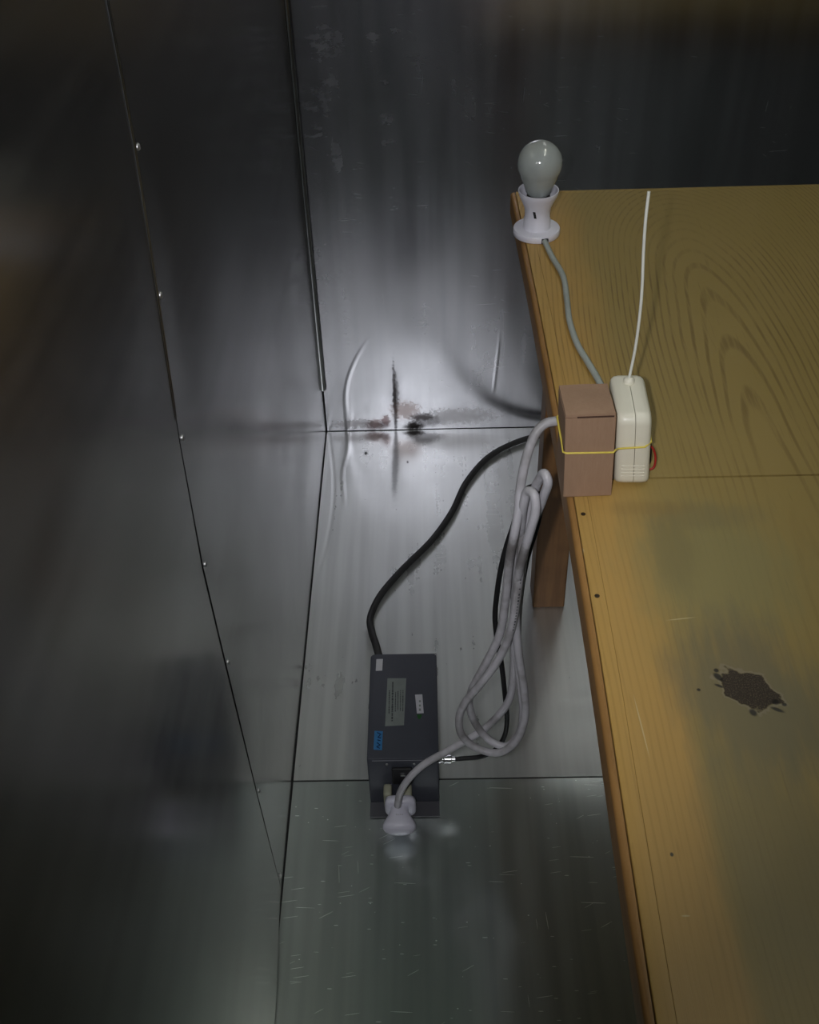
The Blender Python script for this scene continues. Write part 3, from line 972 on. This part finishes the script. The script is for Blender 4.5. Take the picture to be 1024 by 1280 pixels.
# labels on the lid: quads given by four corners, real thin stickers
M['label_grey'] = plain('label_paper_grey', (0.20, 0.225, 0.215), 0.6, 0, 90, 0.12)
M['label_white'] = plain('label_paper_white', (0.52, 0.52, 0.56), 0.6, 0, 90, 0.06)
M['label_blue'] = plain('label_blue', (0.03, 0.16, 0.36), 0.5, 0, 200, 0.25)
M['label_green'] = plain('label_green', (0.01, 0.09, 0.01), 0.5)
M['print'] = plain('label_print', (0.035, 0.04, 0.045), 0.7)
M['print_blue'] = plain('label_blue_print', (0.004, 0.022, 0.085), 0.7)

def sticker(name, quad, mat, z0=KZ + 0.0001, th=0.0004, parent=ps):
    bm = bmesh.new()
    loft_bm([[Vector((x, y, z0)) for x, y in quad], [Vector((x, y, z0 + th)) for x, y in quad]], bm)
    return link_mesh(name, bm, mat, parent)

def text_on(parent, body, x, y, size, rot, mat, name='lettering', z=KZ + 0.0006, bold=0.0, sx=1.0):
    cu = bpy.data.curves.new(name, 'FONT')
    cu.body = body
    cu.size = size
    cu.align_x = 'CENTER'
    cu.align_y = 'CENTER'
    cu.extrude = 0.00008
    cu.offset = bold
    cu.resolution_u = 2
    tmp = bpy.data.objects.new(name, cu)
    COL.objects.link(tmp)
    dg = bpy.context.evaluated_depsgraph_get()
    me = bpy.data.meshes.new_from_object(tmp.evaluated_get(dg))
    bpy.data.objects.remove(tmp)
    bm = bmesh.new()
    bm.from_mesh(me)
    bpy.data.meshes.remove(me)
    bm.transform(Matrix.Translation((x, y, z)) @ Matrix.Rotation(rot, 4, 'Z') @ Matrix.Diagonal((sx, 1, 1, 1)))
    return link_mesh(name, bm, mat, parent)

q = [(0.1622, -0.8498), (0.1938, -0.8504), (0.1905, -0.9485), (0.1600, -0.9500)]
lab = sticker('rating_label', q, M['label_grey'])
lab['label'] = 'grey rating label with lines of small print'
# lines of small print, running along the box: far too small to read, so rows of dashes
R2 = random.Random(3)
for (x, ya, yb, h) in ((0.1660, -0.876, -0.921, 0.0018), (0.1713, -0.858, -0.941, 0.0026), (0.1762, -0.880, -0.919, 0.0015), (0.1803, -0.878, -0.919, 0.0015), (0.1845, -0.876, -0.920, 0.0013), (0.1885, -0.876, -0.920, 0.0014)):
    bm = bmesh.new()
    y = ya
    while y > yb:
        w = R2.uniform(0.0014, 0.0052)
        hh = h * R2.uniform(0.75, 1.1)
        box_bm((x - hh / 2, y - w, KZ + 0.0005), (x + hh / 2, y, KZ + 0.00062), bm=bm)
        y -= w + R2.uniform(0.0006, 0.0016)
    link_mesh('printed_line', bm, M['print'], lab)['kind'] = 'stuff'
lab = sticker('serial_label', [(0.2085, -0.8860), (0.2205, -0.8855), (0.2225, -0.9245), (0.2115, -0.9250)], M['label_white'])
bm = bmesh.new()
for (y, w) in ((-0.898, 0.004), (-0.907, 0.004), (-0.915, 0.005)):
    box_bm((0.2150, y - w, KZ + 0.0005), (0.2180, y, KZ + 0.0006), bm=bm)
link_mesh('printed_line', bm, M['label_grey'], lab)['kind'] = 'stuff'
sticker('green_sticker', [(0.2110, -0.9275), (0.2200, -0.9275), (0.2168, -0.9365), (0.2140, -0.9365)], M['label_green'])['label'] = 'small green sticker'
sticker('cord_tag', [(0.1425, -0.8070), (0.1535, -0.8068), (0.1530, -0.8325), (0.1420, -0.8330)], M['label_white'])
lab = sticker('blue_label', [(0.1432, -0.9590), (0.1566, -0.9600), (0.1560, -0.9970), (0.1425, -0.9955)], M['label_blue'])
# handwriting-like dark blue marks on the blue sticker
for (x0, y0, x1, y1) in ((0.1475, -0.9625, 0.1535, -0.9660), (0.1535, -0.9660, 0.1490, -0.9720), (0.1490, -0.9720, 0.1540, -0.9735), (0.1485, -0.9770, 0.1535, -0.9790), (0.1480, -0.9825, 0.1530, -0.9870), (0.1530, -0.9870, 0.1475, -0.9905), (0.1475, -0.9905, 0.1525, -0.9935)):
    a, b = Vector((x0, y0, KZ + 0.0007)), Vector((x1, y1, KZ + 0.0007))
    link_mesh('pen_stroke', tube_bm([a, a.lerp(b, 0.5), b], 0.0008, 6), M['print_blue'], lab)

# socket block low on the front and the white plug in it
M['beige'] = plain('beige_plastic', (0.36, 0.36, 0.27), 0.5)
for (xa, xb) in ((0.1560, 0.1695), (0.1860, 0.2015)):
    link_mesh('socket_lobe', box_bm((xa, -1.0365, 0.014), (xb, KY0 - 0.0002, 0.054), 0.004, 3), M['beige'], ps, smooth=True, angle=40)

pg = thing('mains_lead', 'grubby white mains lead looped off the table edge, its white plug in the power supply', 'power lead', (0.183, -1.06, 0.008))
M['plug'] = plain('white_plug', (0.72, 0.71, 0.82), 0.35, 0, 60, 0.03)
PCX, PCZ = 0.1830, 0.034
bm = loft_bm([superellipse(PCX, PCZ, 0.044, 0.038, -1.0370, 32, 4), superellipse(PCX, PCZ, 0.049, 0.043, -1.0385, 32, 4), superellipse(PCX, PCZ, 0.050, 0.044, -1.047, 32, 4), superellipse(PCX, PCZ, 0.046, 0.040, -1.0505, 32, 3.5), superellipse(PCX, PCZ, 0.036, 0.034, -1.0515, 32, 3)])
link_mesh('plug_plate', bm, M['plug'], pg, smooth=True, angle=60)
secs = []
for (y, w, h, zc_) in ((-1.0505, 0.028, 0.030, 0.036), (-1.056, 0.029, 0.029, 0.036), (-1.062, 0.034, 0.029, 0.035), (-1.068, 0.041, 0.030, 0.034), (-1.0745, 0.0490, 0.031, 0.033), (-1.079, 0.0525, 0.031, 0.032), (-1.083, 0.0520, 0.030, 0.0315), (-1.0865, 0.047, 0.027, 0.031), (-1.0895, 0.038, 0.022, 0.031), (-1.0912, 0.028, 0.015, 0.031), (-1.0920, 0.016, 0.008, 0.031)):
    secs.append(superellipse(0.1815, zc_, w, h, y, 32, 2.2))
link_mesh('plug_grip', loft_bm(secs), M['plug'], pg, smooth=True, angle=60)
bm = bmesh.new()
for k in range(4):
    box_bm((0.1765 + 0.003 * k, -1.0705, 0.0485), (0.1785 + 0.003 * k, -1.0690, 0.0494), bm=bm)
link_mesh('moulded_mark', bm, M['label_white'], pg)['kind'] = 'stuff'

# coax connector on the right side
M['chrome'] = plain('chrome', (0.80, 0.80, 0.81), 0.24, 1.0)
bn = thing('coax_cable', 'thin black coax cable with a shiny plug on the right side of the power supply', 'cable', (0.2455, -1.0, 0.0955))
def along_x(prof, y, z):
    bm = lathe_bm(prof, (0, 0), 24)
    bm.transform(Matrix.Translation((0, y, z)) @ Matrix.Rotation(math.pi / 2, 4, 'Y'))
    return bm
BNY, BNZ = -1.000, 0.0955
link_mesh('coax_socket', along_x([(0, 0.2457), (0.0065, 0.2457), (0.0065, 0.2485), (0.0048, 0.2488), (0.0048, 0.2525), (0, 0.2525)], BNY, BNZ), M['chrome'], ps, smooth=True, angle=30)
link_mesh('connector_collar', along_x([(0, 0.2527), (0.0068, 0.2527), (0.0072, 0.2535), (0.0072, 0.2565), (0.0058, 0.2570), (0.0058, 0.2585), (0.0072, 0.2590), (0.0072, 0.2650), (0.0062, 0.2660), (0, 0.2660)], BNY, BNZ), M['chrome'], bn, smooth=True, angle=30)
link_mesh('connector_ferrule', along_x([(0, 0.2661), (0.0042, 0.2661), (0.0042, 0.2715), (0, 0.2715)], BNY, BNZ), M['chrome'], bn, smooth=True, angle=30)

# ------------------------------------------------------------------ cords
M['white_cord'] = cable_mat('dirty_white_cord', (0.60, 0.59, 0.63), 0.42, (0.16, 0.15, 0.14), 0.8, 11)
_w = M['white_cord'].node_tree
_g = NT.__new__(NT)
_g.m, _g.t, _g.b = M['white_cord'], _w, _w.nodes['Principled BSDF']
_c = _g.coord((0.183, -1.06, 0.008))
_b, _ = _g.blob(_c, (0.3434, 0.6233), 0.030, 0.022, 0.5, _g.noise(_c, 160, 3), 1.4, (0, 2))
_g.put(_g.b.inputs['Base Color'], _g.mix(_g.math('MULTIPLY', _b, 0.6), _g.b.inputs['Base Color'].links[0].from_socket, (0.12, 0.105, 0.095)))
WHITE = [
    (0.4580, -1.0500, 0.7862), (0.4300, -1.0400, 0.7862), (0.4020, -1.0370, 0.7863), (0.3875, -1.0370, 0.7860), (0.3744, -1.0400, 0.7849),
    (0.3643, -1.0450, 0.7769), (0.3562, -1.0520, 0.7592), (0.3501, -1.0600, 0.7361), (0.3460, -1.0680, 0.7063), (0.3444, -1.0760, 0.6820),
    (0.3404, -1.0820, 0.6516), (0.3366, -1.0750, 0.6025), (0.3345, -1.0680, 0.5247), (0.3282, -1.0660, 0.4544), (0.3081, -1.0640, 0.3881),
    (0.2935, -1.0580, 0.3354), (0.2907, -1.0520, 0.2927), (0.3018, -1.0500, 0.2440), (0.3206, -1.0580, 0.2198), (0.3438, -1.0660, 0.2145),
    (0.3627, -1.0660, 0.2444), (0.3670, -1.0620, 0.2889), (0.3604, -1.0560, 0.3521), (0.3543, -1.0520, 0.4062), (0.3522, -1.0500, 0.4678),
    (0.3539, -1.0500, 0.5353), (0.3570, -1.0560, 0.5977), (0.3634, -1.0680, 0.6552), (0.3722, -1.0800, 0.7072), (0.3756, -1.0860, 0.7375),
    (0.3721, -1.0800, 0.7434), (0.3669, -1.0680, 0.7217), (0.3591, -1.0600, 0.6804), (0.3537, -1.0620, 0.6436), (0.3513, -1.0720, 0.6129),
    (0.3476, -1.0840, 0.5552), (0.3410, -1.0840, 0.4815), (0.3251, -1.0800, 0.4176), (0.3035, -1.0760, 0.3671), (0.2830, -1.0700, 0.3205),
    (0.2754, -1.0660, 0.2798), (0.2800, -1.0680, 0.2434), (0.3010, -1.0740, 0.2224), (0.3310, -1.0820, 0.2209), (0.3555, -1.0840, 0.2476),
    (0.3676, -1.0800, 0.2972), (0.3644, -1.0760, 0.3554), (0.3540, -1.0740, 0.4310), (0.3485, -1.0720, 0.4988), (0.3473, -1.0800, 0.5724),
    (0.3512, -1.0920, 0.6264), (0.3581, -1.0980, 0.6759), (0.3626, -1.0960, 0.7040), (0.3597, -1.0880, 0.7204), (0.3540, -1.0800, 0.7174),
    (0.3503, -1.0780, 0.6986), (0.3499, -1.0680, 0.6556), (0.3488, -1.0580, 0.5997), (0.3478, -1.0540, 0.5249), (0.3499, -1.0520, 0.4386),
    (0.3523, -1.0460, 0.3491), (0.3456, -1.0420, 0.2826), (0.3166, -1.0400, 0.2270), (0.2893, -1.0460, 0.2067), (0.2532, -1.0540, 0.1850),
    (0.2203, -1.0600, 0.1622), (0.1964, -1.0640, 0.1297), (0.1843, -1.0650, 0.0980), (0.1795, -1.0640, 0.0646),
]
link_mesh('cord', tube_bm(catmull(WHITE, 6), 0.0056, 14), M['white_cord'], pg, smooth=True, angle=60)
# small printing along one strand of the lead
bm = bmesh.new()
ru = random.Random(5)
wp = catmull(WHITE, 14)
k0 = min(range(len(wp)), key=lambda i: (wp[i] - Vector((0.3513, -1.072, 0.6129))).length)
k1 = min(range(len(wp)), key=lambda i: (wp[i] - Vector((0.341, -1.084, 0.4815))).length)
for k in range(k0, k1):
    if ru.random() < 0.72:
        tg = (wp[k + 1] - wp[k]).normalized()
        nv = Vector((0.30, -0.85, 0.45))
        nv = (nv - tg * nv.dot(tg)).normalized()
        sv = tg.cross(nv)
        q0 = wp[k] + nv * 0.0057
        ln, hw = ru.uniform(0.0012, 0.0026), ru.uniform(0.0006, 0.0011)
        vs = [q0 + tg * a * ln / 2 + sv * b * hw + nv * h_ for h_ in (-0.0004, 0.0001) for a, b in ((-1, -1), (1, -1), (1, 1), (-1, 1))]
        loft_bm([vs[:4], vs[4:]], bm)
link_mesh('printed_line', bm, M['print'], pg)['kind'] = 'stuff'
M['coax'] = cable_mat('black_coax', (0.010, 0.010, 0.011), 0.6)
COAX = [
    (0.2717, -1.0000, 0.0955), (0.2755, -1.0000, 0.0956), (0.2842, -1.0000, 0.0968), (0.3107, -1.0020, 0.1031), (0.3326, -1.0080, 0.1272),
    (0.3458, -1.0160, 0.1698), (0.3488, -1.0220, 0.2203), (0.3429, -1.0260, 0.2903), (0.3362, -1.0300, 0.3566), (0.3277, -1.0330, 0.4184),
    (0.3245, -1.0340, 0.4593), (0.3257, -1.0350, 0.4987), (0.3296, -1.0360, 0.5483), (0.3356, -1.0360, 0.5878), (0.3428, -1.0340, 0.6186),
    (0.3503, -1.0340, 0.6582), (0.3554, -1.0340, 0.6774), (0.3629, -1.0340, 0.6848), (0.3711, -1.0340, 0.6744), (0.3754, -1.0340, 0.6484),
    (0.3720, -1.0340, 0.6152), (0.3647, -1.0340, 0.5768), (0.3588, -1.0340, 0.5193), (0.3569, -1.0340, 0.4585), (0.3576, -1.0340, 0.4106),
]
link_mesh('cable_sheath', tube_bm(catmull(COAX, 6), 0.0037, 10), M['coax'], bn, smooth=True, angle=60)

M['black_cord'] = cable_mat('black_rubber_cord', (0.035, 0.035, 0.037), 0.6)
BLACK = [
    (0.1475, -0.7945, 0.1030), (0.1401, -0.7650, 0.1072), (0.1294, -0.7000, 0.0696), (0.1220, -0.5979, 0.0085), (0.1378, -0.5490, 0.0085),
    (0.1762, -0.4830, 0.0085), (0.2413, -0.3905, 0.0085), (0.2847, -0.3042, 0.0085), (0.3186, -0.2072, 0.0085), (0.3700, -0.1218, 0.0085),
    (0.4269, -0.0739, 0.0085), (0.4797, -0.0488, 0.0085), (0.5600, -0.0340, 0.0085), (0.7500, -0.0320, 0.0085), (1.1000, -0.0400, 0.0085),
    (1.6000, -0.0500, 0.0085), (2.2800, -0.0450, 0.0085),
]
link_mesh('cable', tube_bm(catmull(BLACK, 8), 0.0066, 14), M['black_cord'], ps, smooth=True, angle=60)['label'] = 'thick dark grey cable curving over the floor to behind the table'
